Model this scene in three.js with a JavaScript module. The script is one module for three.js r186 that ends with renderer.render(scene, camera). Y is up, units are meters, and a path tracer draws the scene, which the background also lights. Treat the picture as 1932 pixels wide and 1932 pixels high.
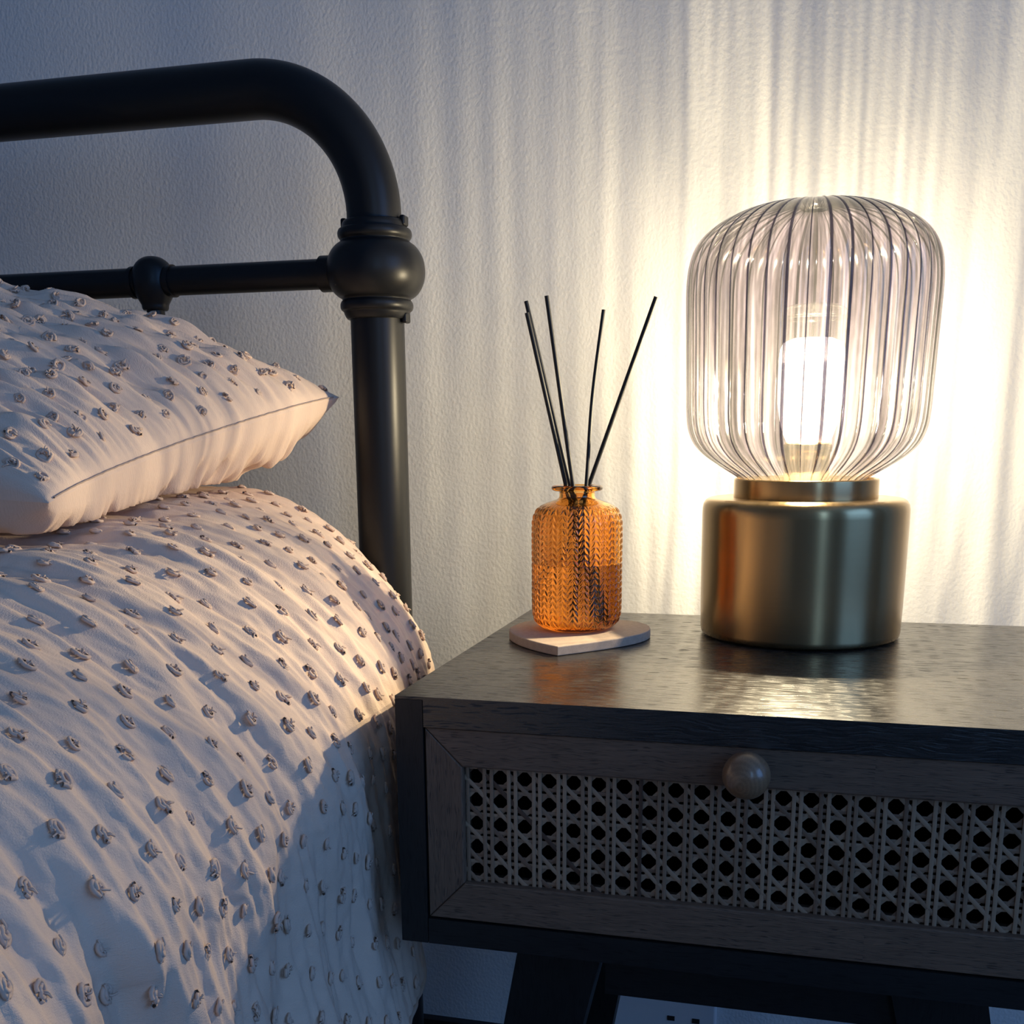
import * as THREE from 'three';
import { mergeGeometries, mergeVertices } from 'three/addons/utils/BufferGeometryUtils.js';
import { RoundedBoxGeometry } from 'three/addons/geometries/RoundedBoxGeometry.js';
import { SimplexNoise } from 'three/addons/math/SimplexNoise.js';
import { RectAreaLightUniformsLib } from 'three/addons/lights/RectAreaLightUniformsLib.js';

// ---------------------------------------------------------------- camera, sky, exposure, daylight
const scene = new THREE.Scene();
const FOCAL = 2109.07, FULL_H = 2595.5;                    // pixels of the 1932 x 1932 frame; it is the upper part of a taller view
const camera = new THREE.PerspectiveCamera(2 * Math.atan(FULL_H / 2 / FOCAL) * 180 / Math.PI, 1932 / FULL_H, 0.02, 30);
camera.rotation.order = 'YXZ';
camera.rotation.set(-0.22548, 0.26142, -0.00753);
camera.position.set(0.20015, 0.63008, 0.80424);
camera.setViewOffset(1932, FULL_H, 0, 0, 1932, 1932);
camera.updateMatrixWorld(true);
camera.updateProjectionMatrix();
scene.background = new THREE.Color(0.06, 0.10, 0.20);      // dusk sky outside the windows
const EXPOSURE = 1.0;
const LAMP = { color: [1.0, 0.90, 0.51], intensity: 0.28, spread: 0.08 };    // each of three filaments
RectAreaLightUniformsLib.init();
// daylight entering by the window in the right wall and by the narrow one behind the camera
const dayRight = new THREE.RectAreaLight(new THREE.Color(0.17, 0.42, 1.0), 2.9, 1.5, 1.4);
dayRight.position.set(2.38, 1.35, 1.35); dayRight.lookAt(0.0, 1.35, 1.35); dayRight.name = 'window_daylight'; scene.add(dayRight);
const dayFront = new THREE.RectAreaLight(new THREE.Color(0.28, 0.55, 1.0), 4.2, 0.34, 1.3);
dayFront.position.set(1.35, 1.3, 2.97); dayFront.lookAt(1.35, 1.3, 0); dayFront.name = 'window_daylight_front'; scene.add(dayFront);

// ---------------------------------------------------------------- helpers
let seed = 7;
const rnd = () => { seed = (seed + 0x6d2b79f5) | 0; let t = Math.imul(seed ^ (seed >>> 15), 1 | seed); t = (t + Math.imul(t ^ (t >>> 7), 61 | t)) ^ t; return ((t ^ (t >>> 14)) >>> 0) / 4294967296; };
const simplex = new SimplexNoise({ random: rnd });
const ns = (x, y) => simplex.noise(x, y);
const V = (x, y, z) => new THREE.Vector3(x, y, z);
const lin = (r, g, b) => new THREE.Color().setRGB(r, g, b);
const smooth = (a, b, x) => { const t = Math.min(1, Math.max(0, (x - a) / (b - a))); return t * t * (3 - 2 * t); };
const used = new Map();
function numbered(n) { const k = used.get(n) || 0; used.set(n, k + 1); return k ? n + '_' + String(k).padStart(3, '0') : n; }
function part(name, geo, m, parent, pos) {
  const o = new THREE.Mesh(geo, m); o.name = numbered(name); o.castShadow = o.receiveShadow = true;
  if (pos) o.position.copy(pos);
  parent.add(o); return o;
}
function thing(name, label, category, pos, group) {
  const o = new THREE.Group(); o.name = numbered(name); if (pos) o.position.copy(pos);
  o.userData = { label, category }; if (group) o.userData.group = group;
  scene.add(o); return o;
}
function struct(o) { o.userData.kind = 'structure'; return o; }
// box with uv in metres, grain along the box's axis 'along'
function metreUV(g, along = 'x') {
  const p = g.attributes.position, n = g.attributes.normal, uv = new Float32Array(p.count * 2);
  for (let i = 0; i < p.count; i++) {
    const c = [p.getX(i), p.getY(i), p.getZ(i)], a = [Math.abs(n.getX(i)), Math.abs(n.getY(i)), Math.abs(n.getZ(i))];
    const d = a.indexOf(Math.max(...a)), k = 'xyz'.indexOf(along);
    let rest = [0, 1, 2].filter((j) => j !== d);
    if (rest.includes(k)) rest = [k, rest.find((j) => j !== k)];
    uv[2 * i] = c[rest[0]] + 0.013 * d; uv[2 * i + 1] = c[rest[1]] + 0.21 * d;
  }
  g.setAttribute('uv', new THREE.BufferAttribute(uv, 2)); return g;
}
function box(x0, x1, y0, y1, z0, z1, along = 'x', r = 0) {
  const g = r ? new RoundedBoxGeometry(x1 - x0, y1 - y0, z1 - z0, 2, r) : new THREE.BoxGeometry(x1 - x0, y1 - y0, z1 - z0);
  g.translate((x0 + x1) / 2, (y0 + y1) / 2, (z0 + z1) / 2);
  return metreUV(g.index ? g.toNonIndexed() : g, along);
}
const merge = (list) => mergeGeometries(list.map((g) => { const h = g.index ? g.toNonIndexed() : g; if (!h.attributes.normal) h.computeVertexNormals(); return h; }));
const lathe = (pts, seg = 96) => new THREE.LatheGeometry(pts.map((p) => new THREE.Vector2(p[0], p[1])), seg);
function tube(points, r, seg = 24, rad = 16) { return new THREE.TubeGeometry(new THREE.CatmullRomCurve3(points), seg, r, rad); }
function rodGeo(a, b, r, rad = 20) {                        // capped straight rod
  const d = b.clone().sub(a), g = new THREE.CylinderGeometry(r, r, d.length(), rad);
  g.applyQuaternion(new THREE.Quaternion().setFromUnitVectors(V(0, 1, 0), d.normalize()));
  const c = a.clone().add(b).multiplyScalar(0.5); g.translate(c.x, c.y, c.z); return g;
}
// periodic gradient noise for tiling textures
function periodic(period, s) {
  const g = new Float32Array(period * period * 2); let q = s;
  const rr = () => { q = (q * 1664525 + 1013904223) >>> 0; return q / 4294967296; };
  for (let i = 0; i < period * period; i++) { const a = rr() * 6.2832; g[2 * i] = Math.cos(a); g[2 * i + 1] = Math.sin(a); }
  return (u, v) => {                                      // u, v in [0,1)
    const x = u * period, y = v * period, x0 = Math.floor(x), y0 = Math.floor(y), fx = x - x0, fy = y - y0;
    const d = (ix, iy) => { const k = (((iy % period) + period) % period) * period + (((ix % period) + period) % period); return g[2 * k] * (x - ix) + g[2 * k + 1] * (y - iy); };
    const f = (t) => t * t * t * (t * (t * 6 - 15) + 10), l = (a, b, t) => a + (b - a) * t;
    return l(l(d(x0, y0), d(x0 + 1, y0), f(fx)), l(d(x0, y0 + 1), d(x0 + 1, y0 + 1), f(fx)), f(fy)) * 1.5;
  };
}
// texture from a function (u, v) -> [r, g, b] in 0..1
function texture(w, h, fn, srgb, rep) {
  const d = new Uint8Array(w * h * 4);
  for (let j = 0; j < h; j++) for (let i = 0; i < w; i++) {
    const c = fn((i + 0.5) / w, (j + 0.5) / h), k = (j * w + i) * 4;
    d[k] = Math.min(255, Math.max(0, c[0] * 255)); d[k + 1] = Math.min(255, Math.max(0, c[1] * 255)); d[k + 2] = Math.min(255, Math.max(0, c[2] * 255)); d[k + 3] = 255;
  }
  const t = new THREE.DataTexture(d, w, h); t.magFilter = THREE.LinearFilter; t.minFilter = THREE.LinearMipmapLinearFilter; t.generateMipmaps = true;
  t.wrapS = t.wrapT = THREE.RepeatWrapping; if (srgb) t.colorSpace = THREE.SRGBColorSpace;
  if (rep) t.repeat.set(rep[0], rep[1]); t.needsUpdate = true; return t;
}

// ---------------------------------------------------------------- materials
const std = (o) => new THREE.MeshStandardMaterial(o), phy = (o) => new THREE.MeshPhysicalMaterial(o);
const P1 = periodic(64, 11), P2 = periodic(128, 23), P3 = periodic(256, 5), P4 = periodic(32, 71);
const plasterBump = texture(1024, 1024, (u, v) => {        // rolled emulsion: soft upright-leaning orange peel, 0.32 m a tile
  const h = 0.5 + 0.34 * P2(u, v * 0.75) + 0.22 * P1(u + 0.1 * v, v) + 0.16 * P3(u, v);
  return [h, h, h];
}, false, [1 / 0.30, 1 / 0.30]);
const M = {};
M.wall = std({ color: lin(0.69, 0.69, 0.685), roughness: 0.75, bumpMap: plasterBump, bumpScale: 0.00034, name: 'wall_paint' });
M.plain = std({ color: lin(0.70, 0.70, 0.70), roughness: 0.9, name: 'plain_paint' });
M.floor = std({ color: lin(0.03, 0.028, 0.027), roughness: 0.7, name: 'floor_dark' });
M.skirting = std({ color: lin(0.012, 0.012, 0.014), roughness: 0.5, name: 'skirting_dark' });
M.whitePlastic = std({ color: lin(0.7, 0.7, 0.72), roughness: 0.35, name: 'white_plastic' });
M.slot = std({ color: lin(0.01, 0.01, 0.01), roughness: 0.9, name: 'socket_slot' });
// wood grain: u runs along the grain
function grain(w, h, sd, pores, tone, rep) {
  const a = periodic(8, sd), b = periodic(64, sd + 1), c = periodic(256, sd + 2), e = periodic(16, sd + 3);
  const f = (u, v) => {
    const warp = v + 0.012 * e(u, v), broad = a(u, warp), fine = c(u * 0.078125, warp), mid = b(u * 0.125, warp);
    const pore = smooth(0.16, 0.5, c(u * 0.15625 + 0.37, warp)) * smooth(-0.45, 0.35, b(u * 0.25, v + 0.3));
    return { t: 0.5 + 0.18 * broad + 0.22 * mid + 0.42 * fine, pore };
  };
  return {
    map: texture(w, h, (u, v) => { const g = f(u, v); return tone(g.t, g.pore); }, true, rep),
    bump: texture(w, h, (u, v) => { const g = f(u, v), k = 0.65 + 0.25 * (g.t - 0.5) - pores * g.pore; return [k, k, k]; }, false, rep),
    rough: texture(w, h, (u, v) => { const g = f(u, v), k = 0.30 + 0.18 * (g.t - 0.5) + 0.5 * g.pore; return [k, k, k]; }, false, rep),
  };
}
const mix3 = (a, b, t) => a.map((x, i) => x + (b[i] - x) * Math.min(1, Math.max(0, t)));
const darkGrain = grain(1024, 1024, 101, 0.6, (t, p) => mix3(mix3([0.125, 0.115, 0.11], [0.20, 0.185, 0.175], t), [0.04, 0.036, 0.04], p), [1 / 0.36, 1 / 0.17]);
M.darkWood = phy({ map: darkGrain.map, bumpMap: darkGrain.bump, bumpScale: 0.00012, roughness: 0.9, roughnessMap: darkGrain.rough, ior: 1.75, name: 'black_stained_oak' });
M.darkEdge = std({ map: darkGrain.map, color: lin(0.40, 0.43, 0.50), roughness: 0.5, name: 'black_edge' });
const oakGrain = grain(1024, 1024, 301, 0.6, (t, p) => mix3(mix3([0.38, 0.30, 0.24], [0.49, 0.39, 0.315], t), [0.22, 0.175, 0.145], p * 0.7), [1 / 0.26, 1 / 0.095]);
M.oak = std({ map: oakGrain.map, bumpMap: oakGrain.bump, bumpScale: 0.00018, roughness: 0.62, name: 'pale_oak' });
M.cane = [[0.26, 0.175, 0.115], [0.36, 0.25, 0.165], [0.19, 0.12, 0.078], [0.09, 0.052, 0.035]].map((c, i) => std({ color: lin(...c), roughness: 0.42, name: 'cane_' + 'abcd'[i] }));
const knobRings = texture(256, 256, (u, v) => { const r = Math.hypot(u - 0.42, (v - 0.4) * 0.8), k = 0.5 + 0.5 * Math.sin(r * 90 + 2 * P4(u, v)); return mix3([0.50, 0.385, 0.285], [0.55, 0.43, 0.32], k); }, true);
M.knob = phy({ map: knobRings, roughness: 0.35, clearcoat: 0.6, clearcoatRoughness: 0.18, name: 'turned_beech' });
M.blackMetal = phy({ color: lin(0.010, 0.0105, 0.012), roughness: 0.38, specularIntensity: 0.5, clearcoat: 0.05, clearcoatRoughness: 0.3, name: 'black_powder_coat' });
const brushed = texture(64, 1024, (u, v) => { const k = 0.5 + 0.3 * P3(u * 0.03, v) + 0.25 * P2(u * 0.05, v); return [k, k, k]; }, false);
M.brass = phy({ color: lin(0.47, 0.325, 0.16), metalness: 1, roughness: 0.27, anisotropy: 0.75, anisotropyRotation: Math.PI / 2, bumpMap: brushed, bumpScale: 0.00001, name: 'brushed_brass' });
// smoked lilac glass, blown with faint upright streaks of thicker and thinner glass
const S1 = periodic(256, 41), S2 = periodic(64, 43), S3 = periodic(128, 47);
const shadeTint = texture(2048, 256, (u, v) => {
  const k = 0.90 + 0.22 * S1(u, v * 0.012) + 0.20 * S2(u, v * 0.03) + 0.05 * S1(u, v * 0.10 + 0.3);
  const e = 1 - 0.62 * smooth(0.87, 0.96, v + 0.03 * S2(u, 0.4));          // the gathered top is thick
  return [k * 0.82 * e, k * 0.79 * e, k * 0.835 * e];
}, true);
M.shade = phy({ map: shadeTint, transmission: 1, thickness: 0, roughness: 0.14, ior: 1.5, name: 'smoked_glass', side: THREE.DoubleSide });
M.rib = phy({ color: lin(0.38, 0.37, 0.43), transmission: 1, thickness: 0, roughness: 0.05, ior: 1.5, name: 'smoked_glass_rib', side: THREE.DoubleSide });
M.bulbGlass = phy({ color: lin(0.97, 0.97, 0.95), transmission: 1, thickness: 0, roughness: 0.05, name: 'clear_bulb_glass', side: THREE.DoubleSide });
M.bulbGlow = std({ color: lin(1, 0.95, 0.85), emissive: lin(1, 0.92, 0.70), emissiveIntensity: 4.0, name: 'bulb_glow' });
M.amber = phy({ color: lin(1.0, 0.63, 0.27), transmission: 1, thickness: 0.003, roughness: 0.0, ior: 1.5, attenuationColor: lin(0.98, 0.62, 0.22), attenuationDistance: 0.016, name: 'amber_glass' });
M.liquid = phy({ color: lin(1.0, 0.93, 0.75), transmission: 1, thickness: 0.02, roughness: 0.0, ior: 1.42, name: 'scented_oil' });
M.reed = std({ color: lin(0.008, 0.008, 0.009), roughness: 0.55, name: 'black_reed' });
const coasterTone = texture(512, 512, (u, v) => { const k = 0.5 + 0.3 * P2(u, v) + 0.3 * P4(u, v); return mix3([0.68, 0.60, 0.53], [0.78, 0.70, 0.63], k); }, true, [1 / 0.09, 1 / 0.09]);
M.coaster = std({ map: coasterTone, roughness: 0.8, name: 'pale_coaster' });
const W1 = periodic(128, 91), W2 = periodic(32, 93);
const weave = texture(512, 512, (u, v) => {
  const th = 0.5 + 0.17 * Math.sin(u * 6.2832 * 110 + 1.5 * W2(u, v)) * Math.sin(v * 6.2832 * 90 + 1.5 * W2(v, u)) + 0.25 * W1(u * 0.4, v) + 0.16 * W1(u, v * 0.5);
  return [th, th, th];
}, false, [1 / 0.06, 1 / 0.06]);
M.cotton = phy({ color: lin(0.76, 0.58, 0.455), roughness: 0.95, bumpMap: weave, bumpScale: 0.00022, sheen: 0.4, sheenColor: lin(0.5, 0.45, 0.42), sheenRoughness: 0.5, name: 'dusky_cotton' });
M.tuft = std({ color: lin(0.62, 0.47, 0.375), roughness: 1, name: 'tuft_yarn' });
M.thread = std({ color: lin(0.42, 0.32, 0.26), roughness: 1, name: 'seam_thread' });

// ---------------------------------------------------------------- the room
const WZ = -0.125;                                          // face of the wall behind bed and nightstand
const wb = part('wall_back', box(-2.3, 2.4, 0, 2.4, WZ - 0.1, WZ), M.wall, scene); struct(wb);
struct(part('floor', box(-2.3, 2.4, -0.1, 0, WZ - 0.1, 3.1), M.floor, scene));
struct(part('ceiling', box(-2.3, 2.4, 2.4, 2.5, WZ - 0.1, 3.1), M.plain, scene));
struct(part('wall_left', box(-2.4, -2.3, 0, 2.4, WZ - 0.1, 3.1), M.plain, scene));
const RW = { z0: 0.55, z1: 2.15, y0: 0.60, y1: 2.10 };
struct(part('wall_right', merge([box(2.4, 2.5, 0, 2.4, WZ - 0.1, RW.z0), box(2.4, 2.5, 0, 2.4, RW.z1, 3.1), box(2.4, 2.5, 0, RW.y0, RW.z0, RW.z1), box(2.4, 2.5, RW.y1, 2.4, RW.z0, RW.z1)]), M.plain, scene));
const FW = { x0: 1.16, x1: 1.54, y0: 0.6, y1: 2.0 };
struct(part('wall_front', merge([box(-2.3, FW.x0, 0, 2.4, 3.0, 3.1), box(FW.x1, 2.4, 0, 2.4, 3.0, 3.1), box(FW.x0, FW.x1, 0, FW.y0, 3.0, 3.1), box(FW.x0, FW.x1, FW.y1, 2.4, 3.0, 3.1)]), M.plain, scene));
M.pane = phy({ color: lin(1, 1, 1), transmission: 1, thickness: 0, roughness: 0, name: 'window_glass' });
{
  const w = new THREE.Group(); w.name = 'window_1'; struct(w); scene.add(w);
  part('window_frame', merge([box(2.42, 2.48, RW.y0, RW.y0 + 0.05, RW.z0, RW.z1), box(2.42, 2.48, RW.y1 - 0.05, RW.y1, RW.z0, RW.z1), box(2.42, 2.48, RW.y0 + 0.05, RW.y1 - 0.05, RW.z0, RW.z0 + 0.05), box(2.42, 2.48, RW.y0 + 0.05, RW.y1 - 0.05, RW.z1 - 0.05, RW.z1)]), M.whitePlastic, w);
  part('pane', box(2.445, 2.451, RW.y0 + 0.05, RW.y1 - 0.05, RW.z0 + 0.05, RW.z1 - 0.05), M.pane, w);
  const v = new THREE.Group(); v.name = 'window_2'; struct(v); scene.add(v);
  part('window_frame', merge([box(FW.x0, FW.x1, FW.y0, FW.y0 + 0.03, 3.02, 3.08), box(FW.x0, FW.x1, FW.y1 - 0.03, FW.y1, 3.02, 3.08), box(FW.x0, FW.x0 + 0.03, FW.y0 + 0.03, FW.y1 - 0.03, 3.02, 3.08), box(FW.x1 - 0.03, FW.x1, FW.y0 + 0.03, FW.y1 - 0.03, 3.02, 3.08)]), M.whitePlastic, v);
  part('pane', box(FW.x0 + 0.03, FW.x1 - 0.03, FW.y0 + 0.03, FW.y1 - 0.03, 3.045, 3.051), M.pane, v);
}
struct(part('baseboard_back', merge([box(-2.3, 2.4, 0, 0.074, WZ, WZ + 0.014), box(-2.3, 2.4, 0.074, 0.081, WZ, WZ + 0.009)]), M.skirting, scene));

// ---------------------------------------------------------------- bed frame
const BX = -0.100, BZ = 0.038, R1 = 0.8599, R2 = 0.7384, RT = 0.0187;
const bed = thing('bed_frame', 'black metal bed frame with a thick bent top rail and ball-jointed post', 'bed frame');
{
  const br = 0.086, pts = [];
  const path = new THREE.CurvePath();
  path.add(new THREE.LineCurve3(V(-1.38, R1, BZ), V(BX - br, R1, BZ)));
  class Bend extends THREE.Curve { getPoint(t, o = V(0, 0, 0)) { const a = t * Math.PI / 2; return o.set(BX - br + br * Math.sin(a), R1 - br + br * Math.cos(a), BZ); } }
  path.add(new Bend());
  path.add(new THREE.LineCurve3(V(BX, R1 - br, BZ), V(BX, R2 + 0.02, BZ)));
  for (let i = 0; i <= 220; i++) pts.push(path.getPoint(i / 220));
  part('top_rail', new THREE.TubeGeometry(path, 420, RT, 40), M.blackMetal, bed);
  part('post', rodGeo(V(BX, 0, BZ), V(BX, R2 - 0.02, BZ), RT * 1.0, 48), M.blackMetal, bed);
  const pr = [[0.0180, 0.0300], [0.0188, 0.0322], [0.0206, 0.0326], [0.0220, 0.0308], [0.0228, 0.0275], [0.0243, 0.0272], [0.0252, 0.0258], [0.0255, 0.0238], [0.0251, 0.0220], [0.0242, 0.0207], [0.0237, 0.0198], [0.0246, 0.0186], [0.0272, 0.0168], [0.0305, 0.0130], [0.0330, 0.0078], [0.0340, 0.0018], [0.0338, -0.0035], [0.0323, -0.0090], [0.0295, -0.0138], [0.0262, -0.0168], [0.0242, -0.0180], [0.0236, -0.0190], [0.0244, -0.0200], [0.0251, -0.0214], [0.0252, -0.0236], [0.0245, -0.0256], [0.0232, -0.0266], [0.0226, -0.0282], [0.0214, -0.0306], [0.0200, -0.0318], [0.0186, -0.0310], [0.0180, -0.0290]];
  const c = new THREE.CatmullRomCurve3(pr.map((p) => V(p[0], p[1], 0)));
  const q = []; for (let i = 0; i <= 120; i++) { const v = c.getPoint(i / 120); q.push([v.x, v.y]); }
  const knuckle = lathe(q.reverse(), 72);
  part('knuckle', knuckle, M.blackMetal, bed, V(BX, R2, BZ));
  // screw tab on the knuckle's lips
  for (const [dx, dy] of [[0.0215, 0.0318], [-0.0215, 0.0318], [0.0212, -0.0312]]) part('casting_lug', new RoundedBoxGeometry(0.004, 0.007, 0.009, 2, 0.0015), M.blackMetal, bed, V(BX + dx, R2 + dy, BZ));
  part('lower_rail', rodGeo(V(-1.38, R2, BZ), V(BX - 0.028, R2, BZ), 0.0102, 32), M.blackMetal, bed);
  const collar = rodGeo(V(BX - 0.040, R2, BZ), V(BX - 0.0305, R2, BZ), 0.0122, 32); part('rail_collar', collar, M.blackMetal, bed);
  const jp = [[0.0, 0.0178], [0.0055, 0.0170], [0.0102, 0.0143], [0.0136, 0.0098], [0.0150, 0.0038], [0.0149, -0.0030], [0.0134, -0.0090], [0.0112, -0.0134], [0.0098, -0.0160], [0.0094, -0.0184], [0.0086, -0.0198], [0.0060, -0.0200]];
  const jc = new THREE.CatmullRomCurve3(jp.map((p) => V(p[0], p[1], 0))), jq = []; for (let i = 0; i <= 50; i++) { const v = jc.getPoint(i / 50); jq.push([Math.max(0, v.x), v.y]); }
  const joint = lathe(jq.reverse(), 48);
  for (const x of [-0.2735, -0.447, -0.62, -0.79]) {
    part('spindle_joint', joint, M.blackMetal, bed, V(x, R2, BZ));
    part('spindle', rodGeo(V(x, 0.34, BZ), V(x, R2 - 0.018, BZ), 0.0065, 24), M.blackMetal, bed);
  }
  for (const s of [-1, 1]) { const g = rodGeo(V(-0.2735 + s * 0.0135, R2, BZ), V(-0.2735 + s * 0.0168, R2, BZ), 0.0114, 28); part('rail_collar', g, M.blackMetal, bed); }
  part('bottom_rail', rodGeo(V(-1.38, 0.33, BZ), V(BX - 0.018, 0.33, BZ), 0.0102, 24), M.blackMetal, bed);
  part('side_rail', box(BX - 0.045, BX - 0.02, 0.20, 0.27, BZ + 0.02, 1.55), M.blackMetal, bed);
}
const mattress = part('mattress', new RoundedBoxGeometry(1.16, 0.19, 1.42, 4, 0.05), std({ color: lin(0.6, 0.58, 0.55), roughness: 0.95, name: 'mattress_ticking' }), scene, V(-0.80, 0.367, 0.84));
mattress.userData = { label: 'pale mattress hidden under the tufted duvet', category: 'mattress' };

// ---------------------------------------------------------------- nightstand
const NW = 0.352, NZ = 0.2866, NT = 0.5, NB = 0.3659, SD = 0.0146;
const stand = thing('nightstand', 'black wooden nightstand with a pale oak and woven cane drawer', 'nightstand');
{
  const e = 0.0004;
  part('top_panel', merge([box(0, NW, NT - 0.0015, NT, 0, NZ), box(SD + e, NW - SD - e, NT - 0.0157, NT - 0.0015, 0, NZ)]), M.darkWood, stand);
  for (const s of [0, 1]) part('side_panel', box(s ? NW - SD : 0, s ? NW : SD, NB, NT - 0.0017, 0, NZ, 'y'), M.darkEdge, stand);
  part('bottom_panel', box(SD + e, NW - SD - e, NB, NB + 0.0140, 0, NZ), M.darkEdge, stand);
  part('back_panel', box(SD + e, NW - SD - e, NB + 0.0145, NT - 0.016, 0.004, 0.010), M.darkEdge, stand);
  // splayed legs and their apron
  function leg(cx, cz, dx, dz) {
    const top = 0.0235, bot = 0.014, h = NB - 0.0005, g = new THREE.BoxGeometry(1, 1, 1, 1, 6, 1), p = g.attributes.position;
    for (let i = 0; i < p.count; i++) { const t = 0.5 - p.getY(i), w = top + (bot - top) * t; p.setXYZ(i, cx + dx * t + p.getX(i) * 2 * w, h - t * h, cz + dz * t + p.getZ(i) * 1.3 * w); }
    g.computeVertexNormals(); return metreUV(g.toNonIndexed(), 'y');
  }
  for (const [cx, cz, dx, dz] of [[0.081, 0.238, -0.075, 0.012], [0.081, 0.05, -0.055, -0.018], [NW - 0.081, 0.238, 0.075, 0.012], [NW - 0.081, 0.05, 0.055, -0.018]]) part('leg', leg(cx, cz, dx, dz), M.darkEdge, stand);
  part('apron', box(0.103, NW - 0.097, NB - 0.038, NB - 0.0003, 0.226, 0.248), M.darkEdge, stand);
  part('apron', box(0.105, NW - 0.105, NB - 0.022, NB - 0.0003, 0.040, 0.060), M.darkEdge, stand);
  // drawer: mitred oak frame round a cane panel
  const dr = new THREE.Group(); dr.name = 'drawer'; stand.add(dr);
  const X0 = SD + 0.0007, X1 = NW - SD - 0.0007, Y0 = 0.3806, Y1 = 0.4838, CX0 = 0.0349, CX1 = NW - 0.0349, CY0 = 0.4012, CY1 = 0.4641, F0 = NZ - 0.017, F1 = NZ - 0.0012, bev = 0.0009;
  function member(quad, along) {                              // quad: four corners (x, y) in order, extruded with a small chamfer
    const s = new THREE.Shape(quad.map((q) => new THREE.Vector2(q[0], q[1])));
    const g = new THREE.ExtrudeGeometry(s, { depth: F1 - F0 - bev * 2, bevelEnabled: true, bevelThickness: bev, bevelSize: bev, bevelOffset: -bev, bevelSegments: 2 });
    g.translate(0, 0, F0 + bev); return metreUV(g, along);
  }
  const k = 0.00012;
  part('frame_rail', member([[X0 + k, Y1], [CX0 + k, CY1], [CX1 - k, CY1], [X1 - k, Y1]], 'x'), M.oak, dr);
  part('frame_rail', member([[X0 + k, Y0], [X1 - k, Y0], [CX1 - k, CY0], [CX0 + k, CY0]], 'x'), M.oak, dr);
  part('frame_stile', member([[X0, Y0 + k], [CX0, CY0 + k], [CX0, CY1 - k], [X0, Y1 - k]], 'y'), M.oak, dr);
  part('frame_stile', member([[X1, Y0 + k], [X1, Y1 - k], [CX1, CY1 - k], [CX1, CY0 + k]], 'y'), M.oak, dr);
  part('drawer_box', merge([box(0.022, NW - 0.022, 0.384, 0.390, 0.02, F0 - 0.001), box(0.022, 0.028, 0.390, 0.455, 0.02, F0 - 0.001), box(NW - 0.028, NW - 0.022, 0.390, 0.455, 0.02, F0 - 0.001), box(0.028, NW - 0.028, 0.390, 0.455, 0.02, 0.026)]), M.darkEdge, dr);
  // woven cane: pairs of uprights and crosspieces, and two slanting strands round every eight-sided hole
  const p = 0.01275, hw = 0.00165, w = 0.0019, th = 0.0005, zc = F1 - 0.0055;
  const ox = CX0 + 0.0058, oy = CY1 - 0.0056;                 // centre of the first hole
  function strand(a, b, wid, z, wave, ph) {
    const L = Math.hypot(b[0] - a[0], b[1] - a[1]), n = Math.max(2, Math.min(48, Math.round(L / p) * 2)), g = new THREE.BoxGeometry(L, wid, th, n, 2, 1), q = g.attributes.position;
    const jitter = (rnd() - 0.5) * 0.0005;
    for (let i = 0; i < q.count; i++) { const t = q.getX(i) / L + 0.5; q.setZ(i, q.getZ(i) + 0.00045 * (0.5 - Math.abs(q.getY(i)) / wid) + wave * Math.cos(Math.PI * (t * n / 1) + ph)); q.setY(i, q.getY(i) + jitter); }
    g.rotateZ(Math.atan2(b[1] - a[1], b[0] - a[0])); g.translate((a[0] + b[0]) / 2, (a[1] + b[1]) / 2, z); g.computeVertexNormals(); return g;
  }
  const caneMat = () => { const r = rnd(); return M.cane[r < 0.45 ? 0 : r < 0.82 ? 1 : r < 0.95 ? 2 : 3]; };
  const gx0 = CX0 - 0.004, gx1 = CX1 + 0.004, gy0 = CY0 - 0.004, gy1 = CY1 + 0.004;
  for (let i = -1; ox + (i + 0.5) * p < gx1; i++) for (const s of [-1, 1]) { const x = ox + (i + 0.5) * p + s * hw; if (x > gx0 && x < gx1) part('cane_strand', strand([x, gy0], [x, gy1], w, zc + 0.0009, 0.0003, i * Math.PI), caneMat(), dr); }
  for (let j = -1; oy - (j + 0.5) * p > gy0; j++) for (const s of [-1, 1]) { const y = oy - (j + 0.5) * p + s * hw; if (y > gy0 && y < gy1) part('cane_strand', strand([gx0, y], [gx1, y], w, zc, 0.0002, j * Math.PI), caneMat(), dr); }
  const clip = (c, m) => {                                    // y = m x + c inside the opening
    const pts = [[gx0, m * gx0 + c], [gx1, m * gx1 + c], [(gy0 - c) / m, gy0], [(gy1 - c) / m, gy1]].filter((q) => q[0] >= gx0 - 1e-9 && q[0] <= gx1 + 1e-9 && q[1] >= gy0 - 1e-9 && q[1] <= gy1 + 1e-9).sort((u, v) => u[0] - v[0]);
    return pts.length >= 2 ? [pts[0], pts[pts.length - 1]] : null;
  };
  for (let kk = -40; kk < 40; kk++) for (const m of [-1, 1]) {
    const s = clip(oy - m * ox + (kk + 0.5) * p, m);
    if (s && Math.hypot(s[1][0] - s[0][0], s[1][1] - s[0][1]) > 0.006) part('cane_strand', strand(s[0], s[1], 0.0021, zc + (m < 0 ? 0.0005 : -0.0002), 0.0003, kk * Math.PI), caneMat(), dr);
  }
  const kp = [[0, 0.0262], [0.0030, 0.0260], [0.0062, 0.0248], [0.0088, 0.0226], [0.0104, 0.0192], [0.0110, 0.0155], [0.0106, 0.0118], [0.0094, 0.0086], [0.0078, 0.0058], [0.0068, 0.0034], [0.0067, 0.0]];
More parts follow.
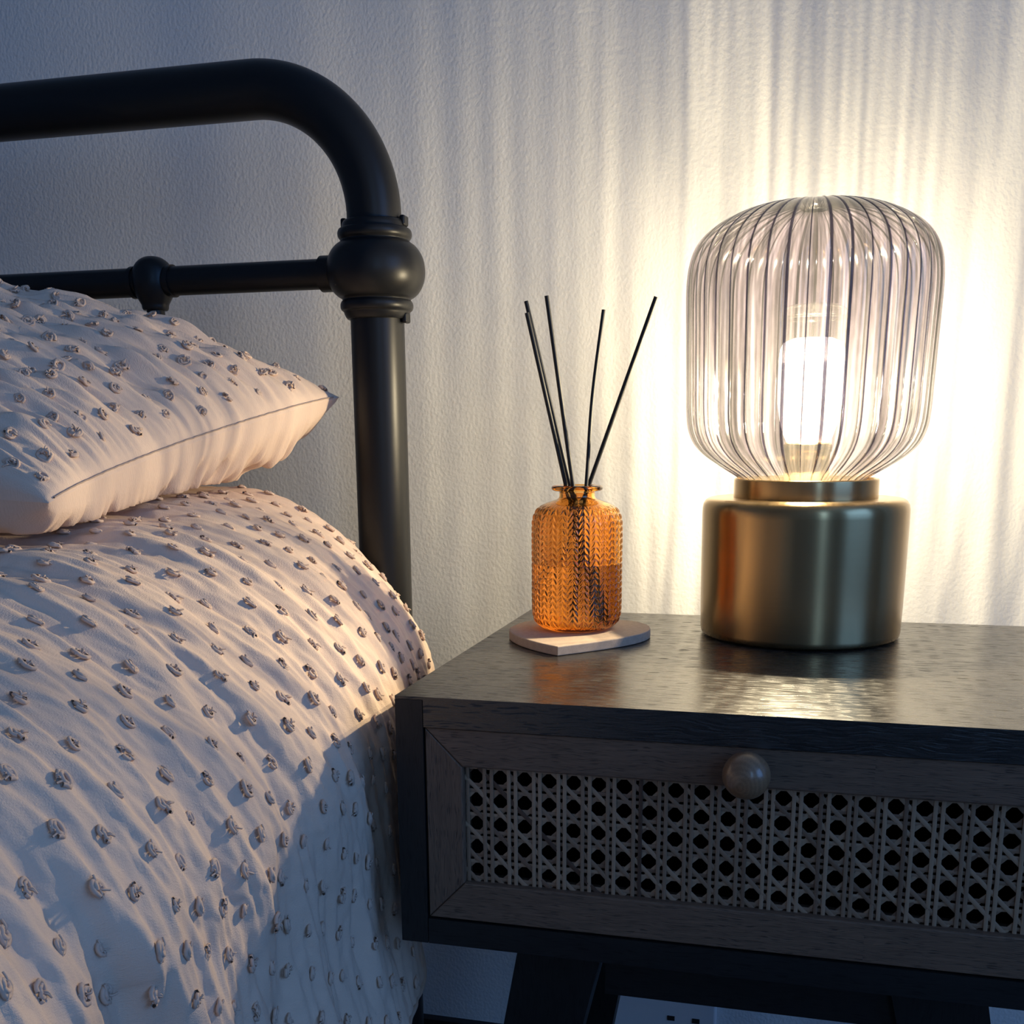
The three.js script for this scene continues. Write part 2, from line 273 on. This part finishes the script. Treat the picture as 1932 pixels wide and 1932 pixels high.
  const kc = new THREE.CatmullRomCurve3(kp.map((q) => V(q[0], q[1], 0))), kq = []; for (let i = 0; i <= 60; i++) { const v = kc.getPoint(i / 60); kq.push([Math.max(0, v.x), v.y]); }
  const kg = lathe(kq.reverse(), 48); kg.rotateX(Math.PI / 2);
  { const q = kg.attributes.position, uv = kg.attributes.uv; for (let i = 0; i < q.count; i++) uv.setXY(i, 0.5 + q.getX(i) / 0.026, 0.5 + q.getY(i) / 0.026); }
  part('knob', kg, M.knob, dr, V(0.1768, 0.4748, F1 - 0.0002));
}

// ---------------------------------------------------------------- wall socket under the nightstand
{
  const t = thing('wall_socket', 'white double plug socket on the wall low behind the nightstand legs', 'socket', V(0.0670, 0.1070, WZ));
  part('faceplate', new RoundedBoxGeometry(0.146, 0.086, 0.009, 3, 0.003), M.whitePlastic, t, V(0, 0, 0.0046));
  for (const cx of [-0.036, 0.044]) {
    part('earth_slot', new THREE.BoxGeometry(0.0042, 0.0082, 0.001), M.slot, t, V(cx, 0.029, 0.0093));
    for (const s of [-1, 1]) part('pin_slot', new THREE.BoxGeometry(0.0066, 0.0044, 0.001), M.slot, t, V(cx + s * 0.0111, 0.007, 0.0093));
  }
}

// ---------------------------------------------------------------- lamp
const LX = 0.1950, LZ = 0.062;
const lamp = thing('table_lamp', 'table lamp with a ribbed smoked glass shade on a brushed brass drum', 'lamp', V(LX, NT, LZ));
{
  part('base', lathe([[0, 0.0005], [0.058, 0.0005], [0.0612, 0.0009], [0.0625, 0.0022], [0.0630, 0.0050], [0.0634, 0.020], [0.0637, 0.045], [0.0640, 0.0780], [0.0639, 0.0815], [0.0633, 0.0843], [0.0620, 0.0864], [0.0600, 0.0876], [0.0575, 0.0880], [0.0470, 0.0882], [0, 0.0882]], 160), M.brass, lamp);
  part('collar', lathe([[0.0440, 0.0880], [0.0446, 0.0884], [0.0446, 0.0990], [0.0440, 0.1000], [0.0428, 0.1000], [0.0424, 0.0990], [0.0424, 0.0886]], 128), M.brass, lamp);
  // ribbed shade
  const prof = [[0.0390, 0.0985], [0.0425, 0.1012], [0.0470, 0.1038], [0.0535, 0.1072], [0.0605, 0.1112], [0.0670, 0.1160], [0.0718, 0.1212], [0.0748, 0.1268], [0.0766, 0.1330], [0.0775, 0.142], [0.0780, 0.158], [0.0786, 0.178], [0.0791, 0.196], [0.0795, 0.212], [0.0793, 0.222], [0.0783, 0.2312], [0.0760, 0.2395], [0.0722, 0.2465], [0.0664, 0.2527], [0.0585, 0.2582], [0.0490, 0.2628], [0.0385, 0.2660], [0.0270, 0.2680], [0.0165, 0.2686], [0.0095, 0.2676], [0.0075, 0.2650]];
  const curve = new THREE.CatmullRomCurve3(prof.map((q) => V(q[0], q[1], 0)), false, 'centripetal'), NV = 90, NR = 40, PER = 14, NU = NR * PER;
  const at = (t) => { const q = curve.getPointAt(t); q.x *= 0.955; if (q.y > 0.19) q.y = 0.19 + (q.y - 0.19) * 0.912; return q; };
  const phase = 0.06, wob = []; for (let i = 0; i < NR; i++) wob.push((rnd() - 0.5) * 0.02);
  const flute = (th, t) => { const a = 0.0021 * smooth(0, 0.12, t) * (1 - 0.75 * smooth(0.86, 1, t)); return 1 - a * (1 - Math.abs(Math.cos((th - phase) * NR / 2))) / 0.0795; };
  const pos = [], uv = [], idx = [];
  for (let j = 0; j <= NV; j++) { const t = j / NV, q = at(t); for (let i = 0; i <= NU; i++) { const th = phase + Math.PI / NR + i / NU * 2 * Math.PI, f = flute(th, t); pos.push(q.x * f * Math.sin(th), q.y, q.x * f * Math.cos(th)); uv.push(i / NU, t); } }
  for (let j = 0; j < NV; j++) for (let i = 0; i < NU; i++) { const a = j * (NU + 1) + i, b = a + 1, c = a + NU + 1, d = c + 1; idx.push(a, b, d, a, d, c); }
  const g = new THREE.BufferGeometry(); g.setAttribute('position', new THREE.Float32BufferAttribute(pos, 3)); g.setAttribute('uv', new THREE.Float32BufferAttribute(uv, 2)); g.setIndex(idx); g.computeVertexNormals();
  const shade = part('glass_shade', g, M.shade, lamp, V(-0.0022, 0, 0));
  // the forty ribs: slim bars of thicker glass in the valleys between the flutes
  const pts = []; for (let j = 0; j <= 40; j++) pts.push(at(j / 40));
  const variants = [0, 1, 2, 3].map((v) => {
    const rp = [], ri = [];
    for (let j = 0; j <= 40; j++) {
      const q = pts[j], nx = pts[Math.min(40, j + 1)], pv = pts[Math.max(0, j - 1)], tx = nx.x - pv.x, ty = nx.y - pv.y, l = Math.hypot(tx, ty), n = [ty / l, -tx / l];
      const t = j / 40, r = q.x - 0.0021 * smooth(0, 0.12, t) * (1 - 0.75 * smooth(0.86, 1, t)) * (q.x / 0.0795), w = (0.00036 + 0.00018 * v) * (0.5 + 0.5 * smooth(0.02, 0.16, t)) * (0.45 + 0.55 * Math.min(1, q.x / 0.06)), d = 0.0006;
      rp.push(-w, q.y - n[1] * 0.0002, r - n[0] * 0.0002, 0, q.y + n[1] * d, r + n[0] * d, w, q.y - n[1] * 0.0002, r - n[0] * 0.0002);
      if (j < 40) { const a = j * 3, b = a + 3; ri.push(a, b, a + 1, a + 1, b, b + 1, a + 1, b + 1, a + 2, a + 2, b + 1, b + 2, a, a + 2, b + 2, a, b + 2, b); }
    }
    const rg = new THREE.BufferGeometry(); rg.setAttribute('position', new THREE.Float32BufferAttribute(rp, 3)); rg.setIndex(ri); rg.computeVertexNormals(); return rg;
  });
  for (let i = 0; i < NR; i++) { const rb = part('rib', variants[Math.floor(rnd() * 4)], M.rib, shade); rb.rotation.y = phase + (2 * i + 1) * Math.PI / NR; }
  // bulb: brass lampholder, glowing tube and clear etched cap
  part('lampholder', lathe([[0, 0.0890], [0.020, 0.0890], [0.020, 0.094], [0.0140, 0.096], [0.0140, 0.116], [0.0148, 0.1165], [0.0148, 0.1205], [0.0135, 0.122], [0, 0.122]], 48), M.brass, lamp);
  const bulb = part('bulb', lathe([[0, 0.1220], [0.0130, 0.1222], [0.0150, 0.126], [0.0176, 0.134], [0.0196, 0.146], [0.0200, 0.158], [0.0200, 0.172], [0.0194, 0.178], [0.0178, 0.182], [0.012, 0.1845], [0, 0.1852]], 64), M.bulbGlow, lamp, V(0, 0, 0));
  part('bulb_cap', lathe([[0.0206, 0.1700], [0.0206, 0.196], [0.0202, 0.199], [0.0192, 0.2015], [0.0150, 0.2038], [0.008, 0.2048], [0, 0.205]], 64), M.bulbGlass, lamp);
  part('bulb_ring', new THREE.TorusGeometry(0.0200, 0.0007, 8, 64).rotateX(Math.PI / 2).translate(0, 0.1965, 0), M.bulbGlass, lamp);
  for (const [dx, dy, dz] of [[0.005, 0.150, 0.003], [-0.006, 0.158, 0.001], [0.001, 0.166, -0.006]]) {
    const L = new THREE.PointLight(lin(...LAMP.color), LAMP.intensity); L.position.set(LX + dx, NT + dy, LZ + dz); L.castShadow = true; L.shadow.radius = LAMP.spread; L.name = 'bulb_filament'; scene.add(L);
  }
}

// ---------------------------------------------------------------- reed diffuser
const DX = 0.0565, DZ = 0.1050, DY = 0.5062;
{
  // heart-shaped coaster, its point towards the camera
  const s = new THREE.Shape();                                 // in (x, -z) about the bottle
  s.moveTo(0.0022, -0.0650);
  s.bezierCurveTo(0.020, -0.046, 0.0478, -0.020, 0.0468, 0.006);
  s.bezierCurveTo(0.0462, 0.028, 0.030, 0.041, 0.016, 0.038);
  s.bezierCurveTo(0.006, 0.036, 0.002, 0.030, 0.0, 0.026);
  s.bezierCurveTo(-0.003, 0.032, -0.010, 0.036, -0.018, 0.035);
  s.bezierCurveTo(-0.034, 0.033, -0.043, 0.016, -0.0425, -0.006);
  s.bezierCurveTo(-0.042, -0.026, -0.020, -0.052, 0.0022, -0.0650);
  const g = new THREE.ExtrudeGeometry(s, { depth: 0.0046, bevelEnabled: true, bevelThickness: 0.0006, bevelSize: 0.0006, bevelOffset: -0.0006, bevelSegments: 2, curveSegments: 32 });
  g.rotateX(-Math.PI / 2); g.translate(0, 0.0006, 0);
  const c = part('coaster', metreUV(g), M.coaster, scene, V(DX, NT + 0.0002, DZ)); c.userData = { label: 'pale heart-shaped coaster under the amber bottle', category: 'coaster' };

  const t = thing('diffuser_bottle', 'squat amber glass diffuser bottle embossed with a herringbone leaf pattern, half full', 'bottle', V(DX, DY, DZ));
  const outer = [[0, 0.0], [0.0170, 0.0], [0.0205, 0.0004], [0.0240, 0.0020], [0.0266, 0.0052], [0.0280, 0.0100], [0.0283, 0.0160], [0.0283, 0.0400], [0.0283, 0.0640], [0.0281, 0.0685], [0.0270, 0.0728], [0.0245, 0.0766], [0.0205, 0.0794], [0.0155, 0.0812], [0.0125, 0.0822], [0.0114, 0.0834], [0.0112, 0.0850], [0.0114, 0.0866], [0.0135, 0.0872], [0.0155, 0.0876], [0.0163, 0.0888], [0.0160, 0.0900], [0.0145, 0.0907], [0.0112, 0.0908]];
  const inner = [[0.0098, 0.0904], [0.0093, 0.0890], [0.0092, 0.0860], [0.0094, 0.0828], [0.0108, 0.0810], [0.0150, 0.0793], [0.0200, 0.0772], [0.0236, 0.0742], [0.0252, 0.0700], [0.0256, 0.0640], [0.0256, 0.0160], [0.0252, 0.0100], [0.0235, 0.0062], [0.0200, 0.0045], [0.0120, 0.0042], [0, 0.0042]];
  const oc = new THREE.CatmullRomCurve3(outer.map((q) => V(q[0], q[1], 0)), false, 'centripetal'), COL = 26, NU = COL * 20, NV = 260, pos = [], idx = [];
  const op = []; for (let j = 0; j <= NV; j++) op.push(oc.getPointAt(j / NV));
  const leaf = (u, y, k) => {                                  // one embossed leaf per cell, leaning left or right by turns
    const c = u * COL * 2, cell = Math.floor(c), fx = c - cell - 0.5, side = ((cell % 2) + 2) % 2 ? 1 : -1, row = (y - 0.004) / 0.00385 + side * fx * 0.95, fy = row - Math.floor(row) - 0.5;
    const d = (fx / 0.43) ** 2 + (fy / (0.36 * (1 - 0.35 * Math.abs(fx)))) ** 2;
    return d < 1 ? Math.pow(1 - d, 0.6) * k : 0;
  };
  for (let j = 0; j <= NV; j++) {
    const q = op[j], nx = op[Math.min(NV, j + 1)], pv = op[Math.max(0, j - 1)], tx = nx.x - pv.x, ty = nx.y - pv.y, l = Math.hypot(tx, ty) || 1;
    const k = 0.0006 * smooth(0.0020, 0.0055, q.y) * (1 - smooth(0.0755, 0.0795, q.y)) * (q.y < 0.0815 ? 1 : 0);
    for (let i = 0; i <= NU; i++) { const u = i / NU, a = u * 2 * Math.PI, h = k ? leaf(u, q.y, k) : 0; const r = Math.max(0, q.x + h * ty / l), y = q.y - h * tx / l; pos.push(r * Math.sin(a), y, r * Math.cos(a)); }
  }
  for (let j = 0; j < NV; j++) for (let i = 0; i < NU; i++) { const a = j * (NU + 1) + i, b = a + 1, c = a + NU + 1, d = c + 1; idx.push(a, b, d, a, d, c); }
  let n0 = pos.length / 3; const NI = 80, SU = 96, ic = new THREE.CatmullRomCurve3([[0.0112, 0.0908], ...inner].map((q) => V(q[0], q[1], 0)), false, 'centripetal');
  for (let j = 0; j <= NI; j++) { const q = ic.getPointAt(j / NI); for (let i = 0; i <= SU; i++) { const a = i / SU * 2 * Math.PI; pos.push(q.x * Math.sin(a), q.y, q.x * Math.cos(a)); } }
  for (let j = 0; j < NI; j++) for (let i = 0; i < SU; i++) { const a = n0 + j * (SU + 1) + i, b = a + 1, c = a + SU + 1, d = c + 1; idx.push(a, b, d, a, d, c); }
  const g2 = new THREE.BufferGeometry(); g2.setAttribute('position', new THREE.Float32BufferAttribute(pos, 3)); g2.setIndex(idx); g2.computeVertexNormals();
  part('glass', g2, M.amber, t);
  const LQ = 0.0424;
  part('liquid', lathe([[0, 0.0039], [0.0121, 0.0039], [0.0202, 0.0042], [0.0238, 0.0060], [0.0256, 0.0098], [0.0260, 0.0160], [0.0260, LQ - 0.0003], [0.0258, LQ], [0.0250, LQ - 0.0004], [0.0240, LQ - 0.0005], [0, LQ - 0.0005]], 128), M.liquid, t);
  // five reeds: [x at neck, dx per metre of height, top height above the neck, z at neck, z at foot, foot depth, label]
  const NY = 0.0905;
  const reeds = [
    [-0.0050, -0.265, 0.1120, -0.0015, 0.0035, 0.084, 'black diffuser reed leaning furthest left, its tip the highest of the left pair'],
    [-0.0066, -0.228, 0.1035, 0.0030, -0.0010, 0.084, 'black diffuser reed nearly hidden beside the leftmost one, its tip lower'],
    [-0.0016, -0.137, 0.1125, 0.0052, 0.0005, 0.084, 'black diffuser reed in the middle, leaning slightly left, with a high tip'],
    [0.0060, 0.074, 0.1055, 0.0015, 0.0105, 0.084, 'short nearly upright black diffuser reed, slightly bowed, second from the right'],
    [0.0066, 0.372, 0.1105, -0.0040, -0.0095, 0.0815, 'black diffuser reed leaning far to the right towards the lamp'],
  ];
  reeds.forEach(([nx, sl, up, nz, fz, dep, label], i) => {
    const at = (h) => V(DX + nx + sl * h, DY + NY + h, DZ + nz + (fz - nz) * (-h / dep));
    const a = at(-dep), b = at(up), mid = at(up * 0.5); if (i === 3) mid.x -= 0.0016;
    let geo;
    if (i === 3) { const cv = new THREE.CatmullRomCurve3([a, at(-dep * 0.4), at(0), mid, b]); geo = merge([new THREE.TubeGeometry(cv, 40, 0.0012, 14), new THREE.CircleGeometry(0.0012, 14).rotateX(-Math.PI / 2).translate(b.x, b.y, b.z)]); } else geo = rodGeo(a, b, 0.00135, 16);
    const o = part('reed', geo, M.reed, scene); o.userData = { label, category: 'reed', group: 'black reeds in the amber bottle' };
  });
}

// ---------------------------------------------------------------- bedding
function gridMesh(nu, nv, fn, uvOf) {
  const pos = [], uv = [], idx = [];
  for (let j = 0; j <= nv; j++) for (let i = 0; i <= nu; i++) { const p = fn(i, j); pos.push(p.x, p.y, p.z); const q = uvOf(i, j); uv.push(q[0], q[1]); }
  for (let j = 0; j < nv; j++) for (let i = 0; i < nu; i++) { const a = j * (nu + 1) + i, b = a + 1, c = a + nu + 1, d = c + 1; idx.push(a, c, b, b, c, d); }
  const g = new THREE.BufferGeometry(); g.setAttribute('position', new THREE.Float32BufferAttribute(pos, 3)); g.setAttribute('uv', new THREE.Float32BufferAttribute(uv, 2)); g.setIndex(idx); g.computeVertexNormals(); return g;
}
// clipped-yarn tufts: an open curl of yarn with a smaller curl and a few loose ends
function tuftGeo() {
  const list = [], R = 0.0026 + rnd() * 0.0006, el = 0.7 + rnd() * 0.3;
  const ring = (R, r, y, start, arc, tilt) => { const pts = []; for (let i = 0; i <= 9; i++) { const a = start + arc * i / 9, q = R * (0.85 + 0.3 * rnd()); pts.push(V(q * Math.cos(a), y + tilt * Math.sin(a) + (rnd() - 0.5) * 0.0005, q * el * Math.sin(a))); } list.push(new THREE.TubeGeometry(new THREE.CatmullRomCurve3(pts), 14, r, 5)); };
  ring(R, 0.00085, 0.0008, rnd() * 6, 4.6 + rnd() * 1.5, 0.0008);
  ring(R * 0.62, 0.0008, 0.0013, rnd() * 6, 3 + rnd() * 2.5, 0.0007);
  for (let k = 0; k < 3; k++) { const a = rnd() * 6.28, b = a + (rnd() - 0.5), r0 = R * 0.2, r1 = R * (0.7 + 0.8 * rnd()); list.push(new THREE.TubeGeometry(new THREE.CatmullRomCurve3([V(r0 * Math.cos(a), 0.0006, r0 * Math.sin(a)), V(R * 0.5 * Math.cos(a), 0.0018, R * 0.5 * Math.sin(a)), V(r1 * Math.cos(b), 0.0010 + rnd() * 0.0013, r1 * Math.sin(b))]), 5, 0.0004, 4)); }
  return merge(list);
}
const tufts = []; for (let i = 0; i < 8; i++) tufts.push(tuftGeo());
const viewOf = (p) => { const q = p.clone().project(camera); return { x: (q.x + 1) * 966, y: (1 - q.y) * 966 }; };
function plantTufts(spots, owner, mostParts) {                 // spots: { p, n, t } in world axes; owner stands at the origin
  const eye = camera.position;
  const inView = spots.filter((s) => { const v = viewOf(s.p); s.v = v; return v.x > -60 && v.x < 1000 && v.y > 380 && v.y < 2000 && s.n.dot(eye.clone().sub(s.p).normalize()) > -0.15; });
  inView.sort((a, b) => a.p.distanceTo(eye) - b.p.distanceTo(eye));
  const matrixOf = (s) => { const x = s.t.clone(), y = s.n, z = x.clone().cross(y).normalize(); x.crossVectors(y, z); const m = new THREE.Matrix4().makeBasis(x, y, z); m.multiply(new THREE.Matrix4().makeRotationY(s.a)); m.scale(V(s.k, s.k, s.k)); m.setPosition(s.p); return m; };
  const rest = [];
  inView.forEach((s, i) => {
    const m = matrixOf(s), g = tufts[Math.floor(s.r * 8)];
    if (i < mostParts) { const o = part('tuft', g, M.tuft, owner); m.decompose(o.position, o.quaternion, o.scale); } else rest.push(g.clone().applyMatrix4(m));
  });
  if (rest.length) { const o = part('tuft_scatter', merge(rest), M.tuft, owner); o.userData.kind = 'stuff'; }
}
// duvet: profile (top, rounded shoulder, hanging side) swept from the head end towards the camera
const DUV = { top: 0.592, hem: 0.303, L0: 0.62 };
function profile(s, z) {                                      // s: metres along the cloth, 0 far across the bed
  const xs = -0.052 + 0.031 * smooth(0.06, 0.26, z), rx = 0.150, ry = 0.130, E = 1.75, top = DUV.top - 0.024 * smooth(0.12, 0.42, z), arc = 0.222;
  if (s < DUV.L0) return V(xs - rx - (DUV.L0 - s), top - 0.02 * (DUV.L0 - s) * (DUV.L0 - s), z);
  const q = (s - DUV.L0) / arc;
  if (q < 1) { const a = q * Math.PI / 2; return V(xs - rx + rx * Math.pow(Math.sin(a), 2 / E), top - ry + ry * Math.pow(Math.cos(a), 2 / E), z); }
  const d = (s - DUV.L0 - arc) * (1 - 0.62 * (1 - smooth(0.165, 0.222, z))); return V(xs + 0.012 * smooth(0.06, 0.2, d) * (1 - smooth(0.3, 0.5, z)), top - ry - d, z);
}
const SMAX = DUV.L0 + 0.222 + (0.592 - 0.130 - DUV.hem);
function duvetAt(s, z) {
  const e = 0.002, p = profile(s, z), ts = profile(Math.min(SMAX, s + e), z).sub(profile(Math.max(0, s - e), z)).normalize(), tz = profile(s, z + e).sub(profile(s, z - e)).normalize();
  const n = tz.cross(ts).normalize(); if (n.x + n.y < 0) n.negate();
  const end = Math.max(0, 0.085 - z) / 0.025, inset = 0.020 * (1 - Math.sqrt(Math.max(0, 1 - Math.min(1, end) ** 2)));
  const za = z + 0.16 * (s - DUV.L0), amp = (0.55 + 0.45 * smooth(0.1, 0.4, z)) * (0.45 + 0.55 * smooth(0.50, 0.62, s));
  let h = amp * (0.0042 * ns(za * 15, s * 4.5) + 0.0029 * ns(za * 38 + 7, s * 7) + 0.0014 * ns(za * 95, s * 14 + 3)) + 0.0005 * ns(za * 210, s * 60);
  // a deep fold running down the near side
  const c = 0.512 - 0.33 * Math.max(0, s - DUV.L0 - 0.16), w = 0.007 + 0.06 * Math.max(0, s - DUV.L0 - 0.16);
  h += (-0.007 * Math.exp(-(((z - c) / w) ** 2)) + 0.004 * Math.exp(-(((z - c + 1.5 * w) / (0.8 * w)) ** 2))) * smooth(DUV.L0 + 0.13, DUV.L0 + 0.24, s);
  return { p: p.addScaledVector(n, h - inset), n, t: ts };
}
const PIL = {};
{
  const T = V(-0.1275, 0.6545, 0.0460), F = V(-0.162, 0.5975, 0.327);
  PIL.b = F.clone().sub(T); PIL.B = PIL.b.length() / 2; PIL.b.normalize();
  PIL.a = V(1, -0.04, -0.012).normalize(); PIL.n = PIL.b.clone().cross(PIL.a).normalize(); PIL.A = 0.33;
  PIL.c = T.clone().add(F).multiplyScalar(0.5).addScaledVector(PIL.a, -PIL.A);
}
function pillowAt(u, v, up) {                                   // u, v in -1..1; u = 1 is the side with the seam, v = -1 the headboard
  const ex = Math.abs(u), ey = Math.abs(v);
  const px = u * (1 - 0.055 * (1 - v * v) * ex), pv = v * (1 - 0.05 * (1 - u * u));
  const p = PIL.c.clone().addScaledVector(PIL.a, px * PIL.A).addScaledVector(PIL.b, pv * PIL.B);
  p.addScaledVector(PIL.n, -0.002 * (1 - v * v) * Math.pow(ex, 3));
  const k = (1 - Math.pow(ex, 2.3)) * (1 - Math.pow(ey, 2.6));
  let h;
  if (up > 0) {
    h = 0.092 * Math.pow(1 - Math.pow(ex, 2.2), 0.60) * Math.pow(1 - Math.pow(ey, 4.2), 0.45);
    const fl = v * 1.0 + u * 0.5, fade = Math.min(1, 6 * k);
    h += fade * (0.0042 * ns(u * 7 + v * 2.2, v * 3 - u * 1.0 + 9) + 0.0034 * ns(u * 4 + 3, fl * 11) + 0.0020 * ns(u * 9, fl * 24 + 5)) + 0.0022 * (1 - fade) * Math.min(1, 30 * k) * ns(v * 26, u * 6);
  } else {
    const kl = (1 - Math.pow(ex, 7)) * (1 - Math.pow(ey, 6));
    h = -0.058 * Math.pow(Math.max(0, kl), 0.5);
    h += Math.min(1, 5 * kl) * (0.006 * ns(v * 5.5, u * 9) + 0.0035 * ns(v * 13 + 4, u * 6) + 0.0018 * ns(v * 32, u * 9));
  }
  p.addScaledVector(PIL.n, h);
  if (up < 0) { const f = 0.5980 - 0.024 * smooth(0.12, 0.42, p.z); if (p.y < f) p.y = f; }   // rests on the duvet
  return p;
}
{
  const t = thing('duvet', 'dusky pink cotton duvet dotted with rows of clipped yarn tufts, draped over the bed side', 'duvet');
  const zs = [0.0595]; for (let z = 0.06; z < 0.085; z += 0.0025) zs.push(z); for (let z = 0.085; z < 0.62; z += 0.0017) zs.push(z); for (let z = 0.62; z < 1.5; z += 0.02) zs.push(z);
  const ss = []; for (let s = 0; s < 0.45; s += 0.015) ss.push(s); for (let s = 0.45; s < SMAX; s += 0.0020) ss.push(s); ss.push(SMAX);
  const g = gridMesh(ss.length - 1, zs.length - 1, (i, j) => {
    const q = duvetAt(ss[i], Math.max(0.06, zs[j])); if (j === 0) q.p.addScaledVector(q.n, -0.05);
    return q.p;
  }, (i, j) => [zs[j], ss[i]]);
  part('cover', g, M.cotton, t);
  // hem: a turned edge
  const hp = []; for (let z = 0.062; z < 0.62; z += 0.006) hp.push(duvetAt(SMAX, z).p); part('hem', new THREE.TubeGeometry(new THREE.CatmullRomCurve3(hp), 300, 0.0014, 8), M.cotton, t);
  const spots = [];
  for (let zi = 0; zi < 40; zi++) for (let si = 0; si < 40; si++) {
    const z = 0.066 + zi * 0.0180 + (rnd() - 0.5) * 0.0025, s = 0.46 + (si + (zi % 2) * 0.5) * 0.0235 + (rnd() - 0.5) * 0.003; if (s > SMAX - 0.004 || z > 0.7) { rnd(); rnd(); rnd(); continue; }
    const q = duvetAt(s, z), a = rnd() * 0.9 - 0.45, k = 0.9 + rnd() * 0.35, r = rnd();
    // under the pillow there is nothing to see
    const rel = q.p.clone().sub(PIL.c), pu = rel.dot(PIL.a) / PIL.A, pw = rel.dot(PIL.b) / PIL.B; if (pu < 0.86 && pw < 0.90) continue;
    if (q.p.x > -0.01 && z < 0.27) continue;
    spots.push({ p: q.p.clone().addScaledVector(q.n, -0.0002), n: q.n, t: q.t, a, k, r });
  }
  plantTufts(spots, t, 300);
}
{
  const t = thing('pillow', 'plump dusky pink pillow with yarn tufts and a stitched edge, leaning by the headboard', 'pillow');
  const N = 210, map = (i) => { const x = -1 + 2 * i / N; return Math.sin(x * Math.PI / 2) * 0.55 + x * 0.45; };
  const up = gridMesh(N, N, (i, j) => pillowAt(map(i), map(j), 1), (i, j) => [map(i) * PIL.A, map(j) * PIL.B]);
  const dn = gridMesh(N, N, (i, j) => pillowAt(map(i), -map(j), -1), (i, j) => [map(i) * PIL.A + 0.5, map(j) * PIL.B]);
  part('pillowcase', mergeVertices(merge([up, dn].map((g) => { g.computeVertexNormals(); return g; })), 1e-6), M.cotton, t);
  const sp = []; for (let i = 0; i <= 120; i++) { const v = -0.96 + 1.92 * i / 120; sp.push(pillowAt(0.9985, v, 1).addScaledVector(PIL.a, 0.0006)); }
  part('seam', new THREE.TubeGeometry(new THREE.CatmullRomCurve3(sp), 360, 0.00045, 6), M.thread, t);
  const spots = [], e = 0.004;
  for (let i = 0; i < 60; i++) for (let j = 0; j < 20; j++) {
    const u = 1 - (i + (j % 2) * 0.5) * 0.0235 / PIL.A * 0.66 - 0.025 + (rnd() - 0.5) * 0.012, v = -0.97 + j * 0.105 + (rnd() - 0.5) * 0.02, a = rnd() * 6, k = 0.85 + rnd() * 0.35, r = rnd();
    if (u < -0.2 || v > 0.985) continue;
    const p = pillowAt(u, v, 1), tu = pillowAt(Math.min(1, u + e), v, 1).sub(pillowAt(u - e, v, 1)).normalize(), tv = pillowAt(u, Math.min(1, v + e), 1).sub(pillowAt(u, Math.max(-1, v - e), 1)).normalize(), n = tv.clone().cross(tu).normalize(); if (n.dot(PIL.n) < 0) n.negate();
    spots.push({ p: p.addScaledVector(n, -0.0002), n, t: tu, a, k, r });
  }
  plantTufts(spots, t, 300);
}

// ---------------------------------------------------------------- render
const renderer = new THREE.WebGLRenderer({ antialias: true });
renderer.shadowMap.enabled = true;
renderer.outputColorSpace = THREE.SRGBColorSpace;
renderer.toneMapping = THREE.LinearToneMapping;
renderer.toneMappingExposure = EXPOSURE;
renderer.render(scene, camera);
